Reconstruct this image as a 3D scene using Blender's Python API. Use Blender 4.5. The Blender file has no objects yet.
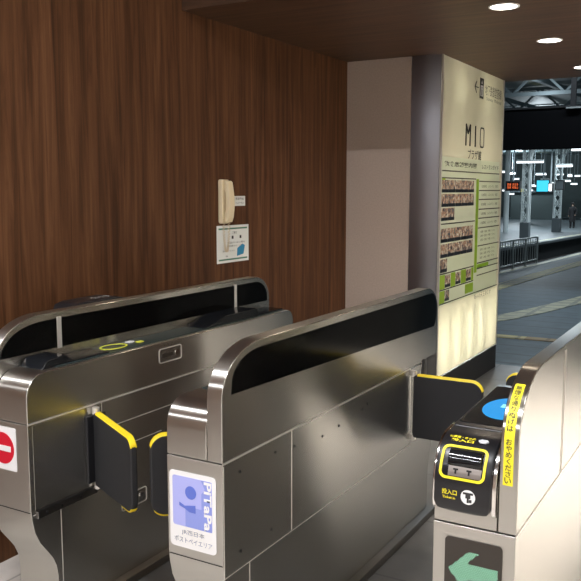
import bpy, bmesh, math, random
from mathutils import Vector, Matrix
random.seed(7)
PI = math.pi
sc = bpy.context.scene
C = sc.collection

# ------------------------------------------------------------------ camera, world, lights, exposure
CAM_H = 1.55
cd = bpy.data.cameras.new('camera'); cam = bpy.data.objects.new('camera', cd); C.objects.link(cam)
cd.sensor_width = 36.0; cd.lens = 36.0 * 800 / 581; cd.clip_end = 300; cd.clip_start = 0.05
cam.location = (0, 0, CAM_H)
cam.rotation_euler = (PI / 2 - math.atan(100 / 800), 0, math.radians(30.1))
sc.camera = cam
sc.view_settings.view_transform = 'Standard'; sc.view_settings.look = 'None'
sc.view_settings.gamma = 1; sc.view_settings.use_curve_mapping = False
sc.view_settings.exposure = 0.14
w = bpy.data.worlds.new('night'); sc.world = w; w.use_nodes = True
w.node_tree.nodes['Background'].inputs[0].default_value = (0.35, 0.5, 0.6, 1)
w.node_tree.nodes['Background'].inputs[1].default_value = 0.10

def area(name, loc, sx, sy, power, color, rot=(0, 0, 0), spread=None):
    l = bpy.data.lights.new(name, 'AREA'); l.shape = 'RECTANGLE'; l.size = sx; l.size_y = sy
    l.energy = power; l.color = color
    if spread: l.spread = spread
    o = bpy.data.objects.new(name, l); C.objects.link(o); o.location = loc; o.rotation_euler = rot
    return o
def spot(name, loc, power, color, angle, blend=0.6, r=0.05):
    l = bpy.data.lights.new(name, 'SPOT'); l.energy = power; l.color = color
    l.spot_size = angle; l.spot_blend = blend; l.shadow_soft_size = r
    o = bpy.data.objects.new(name, l); C.objects.link(o); o.location = loc
    return o
def point(name, loc, power, color, r=0.03):
    l = bpy.data.lights.new(name, 'POINT'); l.energy = power; l.color = color; l.shadow_soft_size = r
    o = bpy.data.objects.new(name, l); C.objects.link(o); o.location = loc
    return o
WARM = (1.0, 0.82, 0.62); NEUT = (1.0, 0.96, 0.91); COOL = (0.80, 0.92, 1.0)
# concourse ceiling battens behind the camera; last one added to brighten the right gate
TUBES = [(-1.5, 0.45, 3.5), (1.3, 0.45, 3.5), (-1.6, -1.0, 2.56), (0.6, -1.0, 2.56), (1.5, 2.0, 3.5)]
for tx, ty, tz in TUBES:
    area('batten_light', (tx, ty, tz - 0.05), 1.2, 0.05, (34 if tx > 0 else 92) * (0.5 if tz < 3 else 1), NEUT if tx > 0 else (0.97, 0.97, 1.0))
DOWN = [(-1.175, 4.19), (-1.18, 5.255), (-1.2, 6.50), (1.7, 4.19), (1.7, 5.255), (1.7, 6.5)]  # right-hand row is unseen, without fixtures, added to brighten the right gate
for dx, dy in DOWN:
    spot('downlight_lamp', (dx, dy, 2.46), 18 if dx < 0 else 24, WARM, 2.5)
area('floor_fill_light', (0.45, 4.9, 2.45), 0.3, 2.4, 110, NEUT, spread=1.75)  # no fixture: added to brighten the floor mirrored in the right gate
for (x, y, z, p) in [(-8.6, 37, 3.6, 330), (-12, 56, 3.9, 450), (-8, 68, 3.9, 500), (-18, 70, 3.9, 600), (-5, 22, 3.9, 22), (-2.0, 17, 3.9, 10)]:
    point('platform_fill', (x, y, z), p, COOL, 0.3)  # unseen omni fills added to brighten the roof and columns
# platform lighting far outside
for (x, y, z, p) in [(-7.5, 44, 3.6, 320), (-5, 60, 3.6, 300), (-12, 52, 3.6, 350), (-3, 26, 4.0, 60), (-1.5, 11.0, 4.2, 75), (-10, 34, 3.6, 260)]:
    area('platform_light', (x, y, z), 3, 0.4, p, COOL)

# ------------------------------------------------------------------ materials
M = {}
def mat(name, col, rough=0.5, metal=0.0, emit=None, es=0.0, spec=None, coat=0.0):
    m = bpy.data.materials.new(name); m.use_nodes = True
    b = m.node_tree.nodes['Principled BSDF']
    b.inputs['Base Color'].default_value = (*col, 1); b.inputs['Roughness'].default_value = rough
    b.inputs['Metallic'].default_value = metal
    if spec is not None: b.inputs['Specular IOR Level'].default_value = spec
    if coat: b.inputs['Coat Weight'].default_value = coat; b.inputs['Coat Roughness'].default_value = 0.1
    if emit: b.inputs['Emission Color'].default_value = (*emit, 1); b.inputs['Emission Strength'].default_value = es
    M[name] = m
    return m
def noise_chain(m, scale, ramp, nscale=4.0, detail=6, rough=0.6, bump=0.0, rr=None, dist=0.0):
    nt = m.node_tree; N = nt.nodes; L = nt.links; b = N['Principled BSDF']
    tc = N.new('ShaderNodeTexCoord'); mp = N.new('ShaderNodeMapping'); mp.inputs['Scale'].default_value = scale
    nz = N.new('ShaderNodeTexNoise'); nz.inputs['Scale'].default_value = nscale; nz.inputs['Detail'].default_value = detail
    nz.inputs['Roughness'].default_value = rough; nz.inputs['Distortion'].default_value = dist
    L.new(tc.outputs['Object'], mp.inputs[0]); L.new(mp.outputs[0], nz.inputs['Vector'])
    if ramp:
        cr = N.new('ShaderNodeValToRGB')
        el = cr.color_ramp.elements
        while len(el) < len(ramp): el.new(0.5)
        for e, (p, c) in zip(el, ramp): e.position = p; e.color = (*c, 1)
        L.new(nz.outputs[0], cr.inputs[0]); L.new(cr.outputs[0], b.inputs['Base Color'])
    if rr:
        mr = N.new('ShaderNodeMapRange'); mr.inputs['To Min'].default_value = rr[0]; mr.inputs['To Max'].default_value = rr[1]
        L.new(nz.outputs[0], mr.inputs['Value']); L.new(mr.outputs[0], b.inputs['Roughness'])
    if bump:
        bp = N.new('ShaderNodeBump'); bp.inputs['Strength'].default_value = bump; bp.inputs['Distance'].default_value = 0.002
        L.new(nz.outputs[0], bp.inputs['Height']); L.new(bp.outputs[0], b.inputs['Normal'])
    return nz, mp
def steel(name, col, r0, r1, scale, metal=1.0):
    m = mat(name, col, 0.3, metal)
    noise_chain(m, scale, None, 6, 3, 0.6, bump=0.02, rr=(r0, r1))
    nt = m.node_tree; N = nt.nodes; L = nt.links; b = N['Principled BSDF']
    # brushed grain: horizontal on the sides, running over the rounded ends
    b.inputs['Anisotropic'].default_value = 1.0
    g = N.new('ShaderNodeNewGeometry'); sp = N.new('ShaderNodeSeparateXYZ'); ab = N.new('ShaderNodeMath'); ab.operation = 'ABSOLUTE'
    gt_ = N.new('ShaderNodeMath'); gt_.operation = 'GREATER_THAN'; gt_.inputs[1].default_value = 0.6
    cv = N.new('ShaderNodeMix'); cv.data_type = 'VECTOR'; cv.inputs['A'].default_value = (1, 0, 0); cv.inputs['B'].default_value = (0, 0, 1)
    L.new(g.outputs['Normal'], sp.inputs[0]); L.new(sp.outputs[0], ab.inputs[0]); L.new(ab.outputs[0], gt_.inputs[0]); L.new(gt_.outputs[0], cv.inputs['Factor'])
    L.new(cv.outputs[1], b.inputs['Tangent'])
    lk = b.inputs['Roughness'].links[0]; src = lk.from_socket
    rm = N.new('ShaderNodeMapRange'); rm.inputs['To Min'].default_value = 1.35; rm.inputs['To Max'].default_value = 1.0
    ml = N.new('ShaderNodeMath'); ml.operation = 'MULTIPLY'
    L.new(gt_.outputs[0], rm.inputs['Value']); L.new(rm.outputs[0], ml.inputs[0]); L.new(src, ml.inputs[1]); L.new(ml.outputs[0], b.inputs['Roughness'])
    return m
steel('steel', (0.57, 0.56, 0.525), 0.20, 0.27, (1, 1.2, 60), 0.97)
steel('steel_dark', (0.20, 0.19, 0.18), 0.3, 0.42, (1, 1.2, 60))
steel('column_steel', (0.40, 0.41, 0.46), 0.22, 0.30, (60, 60, 1), 1.0)
mat('steel_trim', (0.85, 0.82, 0.77), 0.3, 0.65)
mat('chrome', (0.85, 0.83, 0.8), 0.12, 1.0)
mat('gap', (0.01, 0.01, 0.01), 0.8)
mat('black_window', (0.003, 0.003, 0.003), 0.12, spec=0.12)
mat('black_plastic', (0.012, 0.012, 0.014), 0.32)
mat('black_matte', (0.018, 0.018, 0.02), 0.6)
mat('black_gloss', (0.01, 0.011, 0.013), 0.12)
mat('glass_teal', (0.03, 0.045, 0.045), 0.28, 0.2)
mat('yellow', (0.95, 0.72, 0.02), 0.45)
mat('yellow_print', (0.95, 0.82, 0.03), 0.5)
mat('yellow_green', (0.75, 0.78, 0.08), 0.5)
mat('white', (0.85, 0.85, 0.85), 0.5)
mat('white_button', (0.75, 0.78, 0.82), 0.35)
mat('slot_grey', (0.25, 0.22, 0.2), 0.4, 0.6)
mat('red', (0.62, 0.01, 0.03), 0.5)
mat('ink', (0.03, 0.03, 0.03), 0.6)
mat('ink_grey', (0.10, 0.11, 0.10), 0.6)
mat('ink_blue', (0.12, 0.18, 0.5), 0.6)
mat('lavender', (0.42, 0.45, 0.85), 0.5)
mat('lavender_mid', (0.27, 0.33, 0.75), 0.5)
mat('logo_blue', (0.12, 0.18, 0.62), 0.5)
mat('paper', (0.80, 0.83, 0.80), 0.7)
mat('paper_green', (0.08, 0.22, 0.15), 0.7)
mat('paper_blue', (0.03, 0.25, 0.45), 0.7)
mat('cream', (0.78, 0.66, 0.44), 0.42)
mat('cream_dark', (0.62, 0.52, 0.36), 0.5)
mat('rubber', (0.05, 0.05, 0.05), 0.6)
mat('led_plate', (0.035, 0.028, 0.022), 0.35)
mat('led_green', (0.1, 0.3, 0.2), 0.5, emit=(0.42, 0.82, 0.55), es=0.85)
mat('screen_blue', (0.0, 0.02, 0.06), 0.4, emit=(0.01, 0.33, 0.80), es=0.9, spec=0.1)
mat('screen_pale', (0.1, 0.3, 0.4), 0.3, emit=(0.25, 0.72, 1.0), es=0.95)
mat('lamp_face', (0.9, 0.9, 0.9), 0.4, emit=(1.0, 0.93, 0.84), es=9)
mat('batten_face', (0.9, 0.9, 0.9), 0.4, emit=(0.96, 0.96, 1.0), es=14)
mat('tube_far', (0.9, 0.9, 0.9), 0.4, emit=(0.88, 0.95, 1.0), es=2.2)
mat('led_orange', (0.2, 0.05, 0.01), 0.5, emit=(1.0, 0.16, 0.04), es=1.0)
mat('screen_cyan', (0.02, 0.2, 0.3), 0.5, emit=(0.05, 0.62, 0.85), es=1.0)
mat('lamp_yellow', (0.5, 0.5, 0.05), 0.5, emit=(0.9, 0.85, 0.1), es=0.9)
m = mat('wood_wall', (0.2, 0.08, 0.03), 0.55, spec=0.2)
noise_chain(m, (5, 5, 0.22), [(0.25, (0.030, 0.0115, 0.005)), (0.42, (0.068, 0.0275, 0.011)), (0.56, (0.112, 0.047, 0.0195)), (0.75, (0.178, 0.081, 0.036))], 5.0, 10, 0.68, bump=0.02, dist=0.6)
m = mat('wood_ceiling', (0.1, 0.05, 0.02), 0.5)
noise_chain(m, (0.25, 5, 5), [(0.3, (0.036, 0.017, 0.008)), (0.5, (0.082, 0.038, 0.018)), (0.7, (0.125, 0.061, 0.030))], 5.0, 8, 0.62, dist=0.2)
m = mat('fabric_wall', (0.62, 0.50, 0.42), 0.85)
noise_chain(m, (1, 1, 1), [(0.35, (0.50, 0.41, 0.34)), (0.65, (0.56, 0.46, 0.39))], 90, 3, 0.6)
mat('panel_grey', (0.42, 0.44, 0.42), 0.6)
mat('added_dado', (0.05, 0.055, 0.055), 0.5)
mat('plaster', (0.78, 0.78, 0.75), 0.8)
mat('plaster_warm', (0.55, 0.45, 0.38), 0.8)
def tile_mat(name, c1, c2, mortar, bw, bh, rough, loc=(0, 0, 0), rot=0.0, msize=0.006):
    m = mat(name, c1, rough)
    nt = m.node_tree; N = nt.nodes; L = nt.links; b = N['Principled BSDF']
    tc = N.new('ShaderNodeTexCoord'); mp = N.new('ShaderNodeMapping'); mp.inputs['Location'].default_value = loc
    mp.inputs['Rotation'].default_value = (0, 0, rot)
    br = N.new('ShaderNodeTexBrick'); br.offset = 0; br.inputs['Scale'].default_value = 1
    br.inputs['Brick Width'].default_value = bw; br.inputs['Row Height'].default_value = bh
    br.inputs['Mortar Size'].default_value = msize; br.inputs['Color1'].default_value = (*c1, 1)
    br.inputs['Color2'].default_value = (*c2, 1); br.inputs['Mortar'].default_value = (*mortar, 1)
    nz = N.new('ShaderNodeTexNoise'); nz.inputs['Scale'].default_value = 7; nz.inputs['Detail'].default_value = 8
    mx = N.new('ShaderNodeMix'); mx.data_type = 'RGBA'; mx.blend_type = 'MULTIPLY'; mx.inputs['Factor'].default_value = 0.5
    cr = N.new('ShaderNodeValToRGB'); cr.color_ramp.elements[0].position = 0.3; cr.color_ramp.elements[1].position = 0.7
    cr.color_ramp.elements[0].color = (0.45, 0.45, 0.45, 1)
    L.new(tc.outputs['Object'], mp.inputs[0]); L.new(mp.outputs[0], br.inputs['Vector']); L.new(tc.outputs['Object'], nz.inputs['Vector'])
    L.new(nz.outputs[0], cr.inputs[0]); L.new(br.outputs[0], mx.inputs['A']); L.new(cr.outputs[0], mx.inputs['B'])
    L.new(mx.outputs['Result'], b.inputs['Base Color'])
    return m
tile_mat('floor_tile', (0.14, 0.135, 0.13), (0.12, 0.118, 0.115), (0.07, 0.07, 0.07), 0.6, 0.6, 0.35, loc=(0.1, 0.15, 0))
tile_mat('floor_pale', (0.68, 0.63, 0.57), (0.64, 0.59, 0.54), (0.4, 0.37, 0.33), 0.6, 0.6, 0.3, loc=(0.1, 0.15, 0))
tile_mat('plaza_tile', (0.10, 0.15, 0.185), (0.088, 0.135, 0.17), (0.055, 0.085, 0.11), 30, 0.42, 0.55, msize=0.02)
tile_mat('tactile', (0.85, 0.75, 0.35), (0.75, 0.68, 0.33), (0.45, 0.42, 0.25), 0.3, 0.3, 0.6, msize=0.02)
tile_mat('tactile_worn', (0.72, 0.70, 0.5), (0.64, 0.62, 0.46), (0.4, 0.4, 0.32), 0.3, 0.3, 0.6, msize=0.03)
tile_mat('tactile_orange', (0.52, 0.38, 0.18), (0.46, 0.34, 0.17), (0.3, 0.22, 0.12), 0.3, 0.3, 0.6, msize=0.02)
mat('concrete', (0.20, 0.23, 0.24), 0.8)
mat('platform_grey', (0.10, 0.12, 0.13), 0.5)
mat('pit_dark', (0.020, 0.024, 0.026), 0.8)
mat('ballast', (0.02, 0.017, 0.016), 0.9)
mat('column_white', (0.80, 0.86, 0.86), 0.5)
mat('column_grey', (0.10, 0.12, 0.13), 0.6)
mat('rail_metal', (0.42, 0.45, 0.45), 0.45, 0.3)
m = mat('roof_sheet', (0.06, 0.085, 0.09), 0.6)
noise_chain(m, (1, 0.3, 1), [(0.35, (0.09, 0.13, 0.14)), (0.58, (0.19, 0.25, 0.26)), (0.68, (0.30, 0.34, 0.16))], 0.9, 4, 0.6)
mat('truss', (0.26, 0.31, 0.33), 0.6)
mat('sign_black', (0.003, 0.003, 0.004), 0.6, spec=0.1)
mat('far_dark', (0.07, 0.09, 0.09), 0.9)
mat('coat', (0.012, 0.012, 0.014), 0.8); mat('skin', (0.4, 0.26, 0.19), 0.6); mat('hair', (0.01, 0.008, 0.007), 0.6); mat('shoe', (0.02, 0.02, 0.02), 0.5)
# backlit opal sheets: let the lamps inside through
def opal(name, col, refl=0.5):
    m = bpy.data.materials.new(name); m.use_nodes = True; nt = m.node_tree; N = nt.nodes; L = nt.links
    b = N['Principled BSDF']; b.inputs['Base Color'].default_value = (*col, 1); b.inputs['Roughness'].default_value = 0.15
    t = N.new('ShaderNodeBsdfTranslucent'); t.inputs[0].default_value = (*col, 1)
    mx = N.new('ShaderNodeMixShader'); mx.inputs[0].default_value = 1 - refl
    L.new(b.outputs[0], mx.inputs[1]); L.new(t.outputs[0], mx.inputs[2]); L.new(mx.outputs[0], N['Material Output'].inputs[0])
    M[name] = m
opal('opal', (0.86, 0.84, 0.72)); opal('opal_poster', (0.90, 0.95, 0.84)); opal('opal_poster_warm', (0.62, 0.58, 0.44))
opal('print_green', (0.55, 0.78, 0.12)); opal('print_pale_green', (0.45, 0.65, 0.25))
mat('print_photo', (0.1, 0.1, 0.1), 0.4)
noise_chain(M['print_photo'], (1, 1, 1), [(0.34, (0.01, 0.012, 0.02)), (0.44, (0.10, 0.14, 0.18)), (0.50, (0.60, 0.30, 0.16)), (0.55, (0.30, 0.28, 0.22)), (0.60, (0.85, 0.80, 0.68)), (0.7, (0.2, 0.25, 0.3))], 28, 3, 0.7)
mat('print_photo_dark', (0.015, 0.02, 0.03), 0.4)

# ------------------------------------------------------------------ helpers
WLOC = {}
def wl(o):
    v = Vector((0, 0, 0))
    while o: v += Vector(o.location); o = o.parent
    return v
def obj(name, bm, m, parent=None, smooth=None, bevel=None, label=None):
    """bmesh in world coordinates -> one mesh object"""
    me = bpy.data.meshes.new(name)
    if parent: bmesh.ops.translate(bm, vec=-wl(parent), verts=bm.verts)
    bmesh.ops.recalc_face_normals(bm, faces=bm.faces)
    bm.to_mesh(me); bm.free()
    o = bpy.data.objects.new(name, me); C.objects.link(o); o.parent = parent
    me.materials.append(M[m] if isinstance(m, str) else m)
    if smooth:
        me.shade_smooth(); me.set_sharp_from_angle(angle=math.radians(smooth))
    if bevel:
        b = o.modifiers.new('bevel', 'BEVEL'); b.width = bevel; b.segments = 3; b.limit_method = 'ANGLE'; b.angle_limit = math.radians(50)
        b.harden_normals = True
        me.shade_smooth()
    if label: o['label'] = label
    return o
def thing(name, label, cat, loc=(0, 0, 0), group=None):
    o = bpy.data.objects.new(name, None); C.objects.link(o); o.location = loc
    o.empty_display_size = 0.1
    return tag(o, label, cat, group)
def tag(o, label, cat, group=None):
    o['label'] = label; o['category'] = cat
    if group: o['group'] = group
    return o
def struct(name, bm, m, **k):
    o = obj(name, bm, m, **k); o['kind'] = 'structure'; return o
def base_origin(o):
    """move a single-mesh thing's origin to the middle of its base"""
    vs = [v.co for v in o.data.vertices]
    c = Vector(((min(v.x for v in vs) + max(v.x for v in vs)) / 2, (min(v.y for v in vs) + max(v.y for v in vs)) / 2, min(v.z for v in vs)))
    o.data.transform(Matrix.Translation(-c)); o.location = Vector(o.location) + c
    return o
def B(): return bmesh.new()
def box(bm, x0, x1, y0, y1, z0, z1):
    vs = [bm.verts.new((x, y, z)) for x in (x0, x1) for y in (y0, y1) for z in (z0, z1)]
    for f in ((0, 1, 3, 2), (4, 6, 7, 5), (0, 4, 5, 1), (2, 3, 7, 6), (0, 2, 6, 4), (1, 5, 7, 3)): bm.faces.new([vs[i] for i in f])
    return bm
def bx(*a): return box(B(), *a)
def prism_x(bm, pts, x0, x1):
    """(y,z) outline extruded along x"""
    a = [bm.verts.new((x0, y, z)) for y, z in pts]; b = [bm.verts.new((x1, y, z)) for y, z in pts]
    bm.faces.new(a); bm.faces.new(b[::-1]); n = len(pts)
    for i in range(n): bm.faces.new((a[i], a[(i + 1) % n], b[(i + 1) % n], b[i]))
    return bm
def prism(bm, pts, o, u, v, t):
    """2-D outline in plane (o,u,v), thickness t along u x v"""
    o, u, v = Vector(o), Vector(u), Vector(v); n = u.cross(v).normalized()
    a = [bm.verts.new(o + u * p + v * q) for p, q in pts]; b = [bm.verts.new(o + u * p + v * q + n * t) for p, q in pts]
    bm.faces.new(a); bm.faces.new(b[::-1]); k = len(pts)
    for i in range(k): bm.faces.new((a[i], a[(i + 1) % k], b[(i + 1) % k], b[i]))
    return bm
def rrect(x0, x1, y0, y1, r, n=6):
    out = []
    for cx, cy, a0 in ((x1 - r, y1 - r, 0), (x0 + r, y1 - r, 90), (x0 + r, y0 + r, 180), (x1 - r, y0 + r, 270)):
        for i in range(n + 1):
            a = math.radians(a0 + 90 * i / n); out.append((cx + r * math.cos(a), cy + r * math.sin(a)))
    return out
def dense(p, step=0.006):
    out = []
    for i in range(len(p)):
        a = Vector(p[i]); b = Vector(p[(i + 1) % len(p)]); n = max(1, int((b - a).length / step))
        for k in range(n): out.append(tuple(a.lerp(b, k / n)))
    return out
def circ(cx, cy, rx, ry=None, n=32):
    ry = ry or rx
    return [(cx + rx * math.cos(2 * PI * i / n), cy + ry * math.sin(2 * PI * i / n)) for i in range(n)]
def arc(cx, cy, rx, ry, a0, a1, n=10):
    return [(cx + rx * math.cos(math.radians(a0 + (a1 - a0) * i / n)), cy + ry * math.sin(math.radians(a0 + (a1 - a0) * i / n))) for i in range(n + 1)]
def tube(bm, pts, r, n=8, closed=False):
    pts = [Vector(p) for p in pts]; rings = []; k = len(pts); pn = None
    for i, p in enumerate(pts):
        if closed: t = (pts[(i + 1) % k] - pts[i - 1]).normalized()
        else: t = (pts[min(i + 1, k - 1)] - pts[max(i - 1, 0)]).normalized()
        if pn is None: pn = t.cross(Vector((0, 0, 1)) if abs(t.z) < 0.9 else Vector((1, 0, 0))).normalized()
        else: pn = (pn - t * pn.dot(t)).normalized()
        b = t.cross(pn)
        rings.append([bm.verts.new(p + pn * r * math.cos(2 * PI * j / n) + b * r * math.sin(2 * PI * j / n)) for j in range(n)])
    m = k if closed else k - 1
    for i in range(m):
        A, Bb = rings[i], rings[(i + 1) % k]
        for j in range(n): bm.faces.new((A[j], A[(j + 1) % n], Bb[(j + 1) % n], Bb[j]))
    if not closed: bm.faces.new(rings[0][::-1]); bm.faces.new(rings[-1])
    return bm
def bar(bm, p, q, wd):
    """square bar between two points"""
    p, q = Vector(p), Vector(q); t = (q - p).normalized()
    s = t.cross(Vector((0, 0, 1)) if abs(t.z) < 0.9 else Vector((1, 0, 0))).normalized(); u = t.cross(s); h = wd / 2
    a = [bm.verts.new(p + s * i * h + u * j * h) for i, j in ((-1, -1), (1, -1), (1, 1), (-1, 1))]
    b = [bm.verts.new(q + s * i * h + u * j * h) for i, j in ((-1, -1), (1, -1), (1, 1), (-1, 1))]
    bm.faces.new(a[::-1]); bm.faces.new(b)
    for i in range(4): bm.faces.new((a[i], a[(i + 1) % 4], b[(i + 1) % 4], b[i]))
    return bm
def frame_strip(bm, outer, inner, mapf):
    """ring between two outlines of equal length, mapped by mapf(u,v,off)"""
    n = len(outer)
    A = [bm.verts.new(mapf(*p, 0.0)) for p in outer]; Bv = [bm.verts.new(mapf(*p, 0.0)) for p in inner]
    A2 = [bm.verts.new(mapf(*p, 0.002)) for p in outer]; B2 = [bm.verts.new(mapf(*p, 0.002)) for p in inner]
    for i in range(n):
        j = (i + 1) % n
        bm.faces.new((A2[i], A2[j], B2[j], B2[i])); bm.faces.new((A[i], A[j], A2[j], A2[i])); bm.faces.new((B2[i], B2[j], Bv[j], Bv[i]))
    return bm
def text_bm(body, mapf, fit_w=None, fit_h=None, center=(0, 0), bold=0.0, stretch=None, rot90=False, space=1.0):
    """text fitted around center in a 2-D frame, each vertex mapped to the world"""
    cu = bpy.data.curves.new('lettering', 'FONT'); cu.body = body; cu.resolution_u = 2; cu.offset = bold; cu.space_character = space
    to = bpy.data.objects.new('lettering', cu); C.objects.link(to)
    dg = bpy.context.evaluated_depsgraph_get(); me = bpy.data.meshes.new_from_object(to.evaluated_get(dg))
    bpy.data.objects.remove(to); bpy.data.curves.remove(cu)
    bm = B(); bm.from_mesh(me); bpy.data.meshes.remove(me)
    xs = [v.co.x for v in bm.verts]; ys = [v.co.y for v in bm.verts]
    x0, x1, y0, y1 = min(xs), max(xs), min(ys), max(ys)
    sx = fit_w / (x1 - x0) if fit_w else None; sy = fit_h / (y1 - y0) if fit_h else None
    if sx is None: sx = sy
    if sy is None: sy = sx
    for v in bm.verts:
        p = (v.co.x - (x0 + x1) / 2) * sx; q = (v.co.y - (y0 + y1) / 2) * sy
        if rot90: p, q = q, -p
        v.co = mapf(center[0] + p, center[1] + q, 0.0)
    return bm
def merge(bms):
    out = B()
    for b in bms:
        me = bpy.data.meshes.new('t'); b.to_mesh(me); b.free(); out.from_mesh(me); bpy.data.meshes.remove(me)
    return out

# ------------------------------------------------------------------ structure of the hall
CEIL = 2.48; HI = 3.5; WX = -2.65
ppl = lambda pts: prism(B(), pts, (0, 0, -0.12), (1, 0, 0), (0, 1, 0), 0.12)
struct('floor', ppl([(-2.65, -4), (2.2, -4), (2.2, 7.05), (-0.25, 7.05), (-0.25, 1.9), (-2.25, 1.9), (-2.25, 4.2), (-2.65, 4.2)]), 'floor_pale')  # unseen right-hand part kept pale to reflect brightly in the right gate
struct('floor_lanes', ppl([(-2.25, 1.9), (-0.25, 1.9), (-0.25, 7.05), (-2.9, 7.05), (-2.9, 4.2), (-2.25, 4.2)]), 'floor_tile')
struct('wall_left', bx(-2.85, WX, -4.0, 5.52, 0, 3.62), 'wood_wall')
struct('wall_far', bx(WX, -2.152, 5.4, 5.52, 0, CEIL), 'fabric_wall')
struct('wall_right', bx(2.2, 2.4, -4.0, 7.05, 0, 3.62), 'plaster')  # unseen white wall put in for the right gate's bright reflection
struct('added_front_wall', bx(0.25, 2.2, 7.05, 7.17, 0, 3.62), 'panel_grey')  # unseen wall added for the right gate's side to reflect
struct('added_trim', bx(0.24, 2.2, 7.035, 7.0495, 0, 1.15), 'added_dado')  # unseen dark facing added to keep the middle gate's reflection dim
struct('wall_back', bx(WX, 2.2, -4.15, -4.0, 0, 3.62), 'plaster_warm')  # unseen wall, pale to give the steel fronts something bright to reflect
struct('ceiling', bx(WX, 2.2, 3.445, 7.05, CEIL, 3.62), 'wood_ceiling')
struct('ceiling_upper', bx(WX, 2.2, -4.0, 3.445, HI, 3.62), 'wood_ceiling')

# ------------------------------------------------------------------ outside: plaza, platforms, pit
LOW = -1.0
def ppoly(name, pts, z0, z1, m, st=True):
    bm = B(); prism(bm, pts, (0, 0, z0), (1, 0, 0), (0, 1, 0), z1 - z0); return struct(name, bm, m) if st else obj(name, bm, m)
ppoly('plaza_floor', [(-2.9, 7.05), (6, 7.05), (6, 40), (-1.2, 40), (-3.0, 26), (-3.5, 20), (-3.9, 15), (-4.4, 9), (-4.4, 5.7), (-2.9, 5.7)], -0.2, 0.0, 'plaza_tile')
def strip_path(name, path, wd, z, m, t=0.006):
    L_, R_ = [], []
    for i, p in enumerate(path):
        a = Vector(path[max(i - 1, 0)]); b = Vector(path[min(i + 1, len(path) - 1)]); d = (b - a).normalized(); n = Vector((-d.y, d.x))
        L_.append(Vector(p) + n * wd / 2); R_.append(Vector(p) - n * wd / 2)
    return ppoly(name, [tuple(p) for p in L_] + [tuple(p) for p in R_[::-1]], z, z + t, m)
strip_path('tactile_strip', [(-3.75, 9), (-3.55, 12.8), (-3.42, 15), (-3.2, 18.0), (-2.9, 22), (-2.3, 28)], 0.30, 0.0, 'tactile')
strip_path('tactile_strip', [(-3.0, 8.95), (-2.62, 9.65), (-2.38, 10.5), (-2.1, 11.8), (-1.6, 14.5), (-1.0, 18)], 0.30, 0.0, 'tactile_worn')
strip_path('tactile_strip', [(-2.7, 8.43), (-2.03, 8.45)], 0.16, 0.0, 'tactile')
strip_path('tactile_strip', [(-2.028, 8.45), (-1.55, 8.47)], 0.16, 0.0, 'tactile_orange')
# lower ground, pit and far platform
ppoly('lower_platform', [(-16, 12), (-4.6, 12), (-6.3, 27), (-6.1, 35), (-4.4, 50), (-2, 70), (6, 90), (6, 7.2), (-4.2, 7.2)][2:] + [(-4.3, 12), (-7.4, 20)], LOW - 1.0, LOW, 'concrete') if False else None
near = [(-7.3, 22), (-6.65, 28.8), (-6.25, 34.9), (-5.1, 48), (-2.5, 75)]
ppoly('near_track_platform', near + [(3, 75), (3, 8), (-9, 8)], LOW - 0.9, LOW, 'concrete')
far = [(-10.2, 30), (-9.24, 39.9), (-8.58, 47.9), (-7.0, 62), (-5, 78)]
ppoly('far_track_platform', far + [(-60, 78), (-60, 30)], LOW - 0.12, LOW, 'platform_grey')
ppoly('far_platform_footing', [(p[0] - 0.25, p[1]) for p in far] + [(-60, 78), (-60, 30)], LOW - 0.94, LOW - 0.121, 'pit_dark')
ppoly('track_bed', [(-60, 8), (6, 8), (6, 80), (-60, 80)], LOW - 1.2, LOW - 0.95, 'ballast')
strip_path('platform_edge_strip', [(p[0] - 0.35, p[1]) for p in far], 0.3, LOW, 'tactile_worn')
strip_path('platform_edge_strip', [(p[0] + 0.2, p[1]) for p in near], 0.22, LOW, 'tactile_worn')
struct('wall_station_far', bx(-60, 8, 79, 79.5, LOW, 8), 'far_dark')
struct('canopy_roof', bx(-60, 8, 9.5, 80, 4.9, 5.0), 'roof_sheet')
# rails in the pit
for off in (1.0, 2.05):
    bm = B(); tube(bm, [(p[0] - off, p[1], LOW - 0.85) for p in near], 0.05, 6)
    tag(obj('rail', bm, 'rail_metal'), 'steel running rail in the dark track bed, %s' % ('nearer the camera' if off == 1.0 else 'on the side of the far platform'), 'rail')

# ------------------------------------------------------------------ ticket gates
L_G = 1.80
def upper_profile(ztop, zb=0.7635, rf=0.08, rr=0.06, end=L_G):
    return [(0, zb)] + arc(rf, ztop - rf, rf, rf, 180, 90, 8) + arc(end - rr, ztop - rr, rr, rr, 90, 0, 6) + [(end, zb)]
def sensor_profile(ztop, zb=0.7635, rf=(0.22, 0.15), rr=(0.14, 0.12), end=L_G):
    return [(0, zb)] + arc(rf[0], ztop - rf[1], rf[0], rf[1], 180, 90, 14) + arc(end - rr[0], ztop - rr[1], rr[0], rr[1], 90, 0, 10) + [(end, zb)]
def lower_profile(end=L_G, zt=0.7605, z0=0.035):
    f = [(0, zt), (0, 0.46), (0.004, 0.42), (0.014, 0.375), (0.035, 0.33), (0.065, 0.29), (0.09, 0.255), (0.105, 0.22), (0.112, 0.18), (0.115, z0)]
    r = [(end - 0.04 - 0.5 * y if z < 0.4 else end, z) for y, z in f[::-1]]
    return f + r
def shift(p, y0): return [(a + y0, b) for a, b in p]
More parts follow.
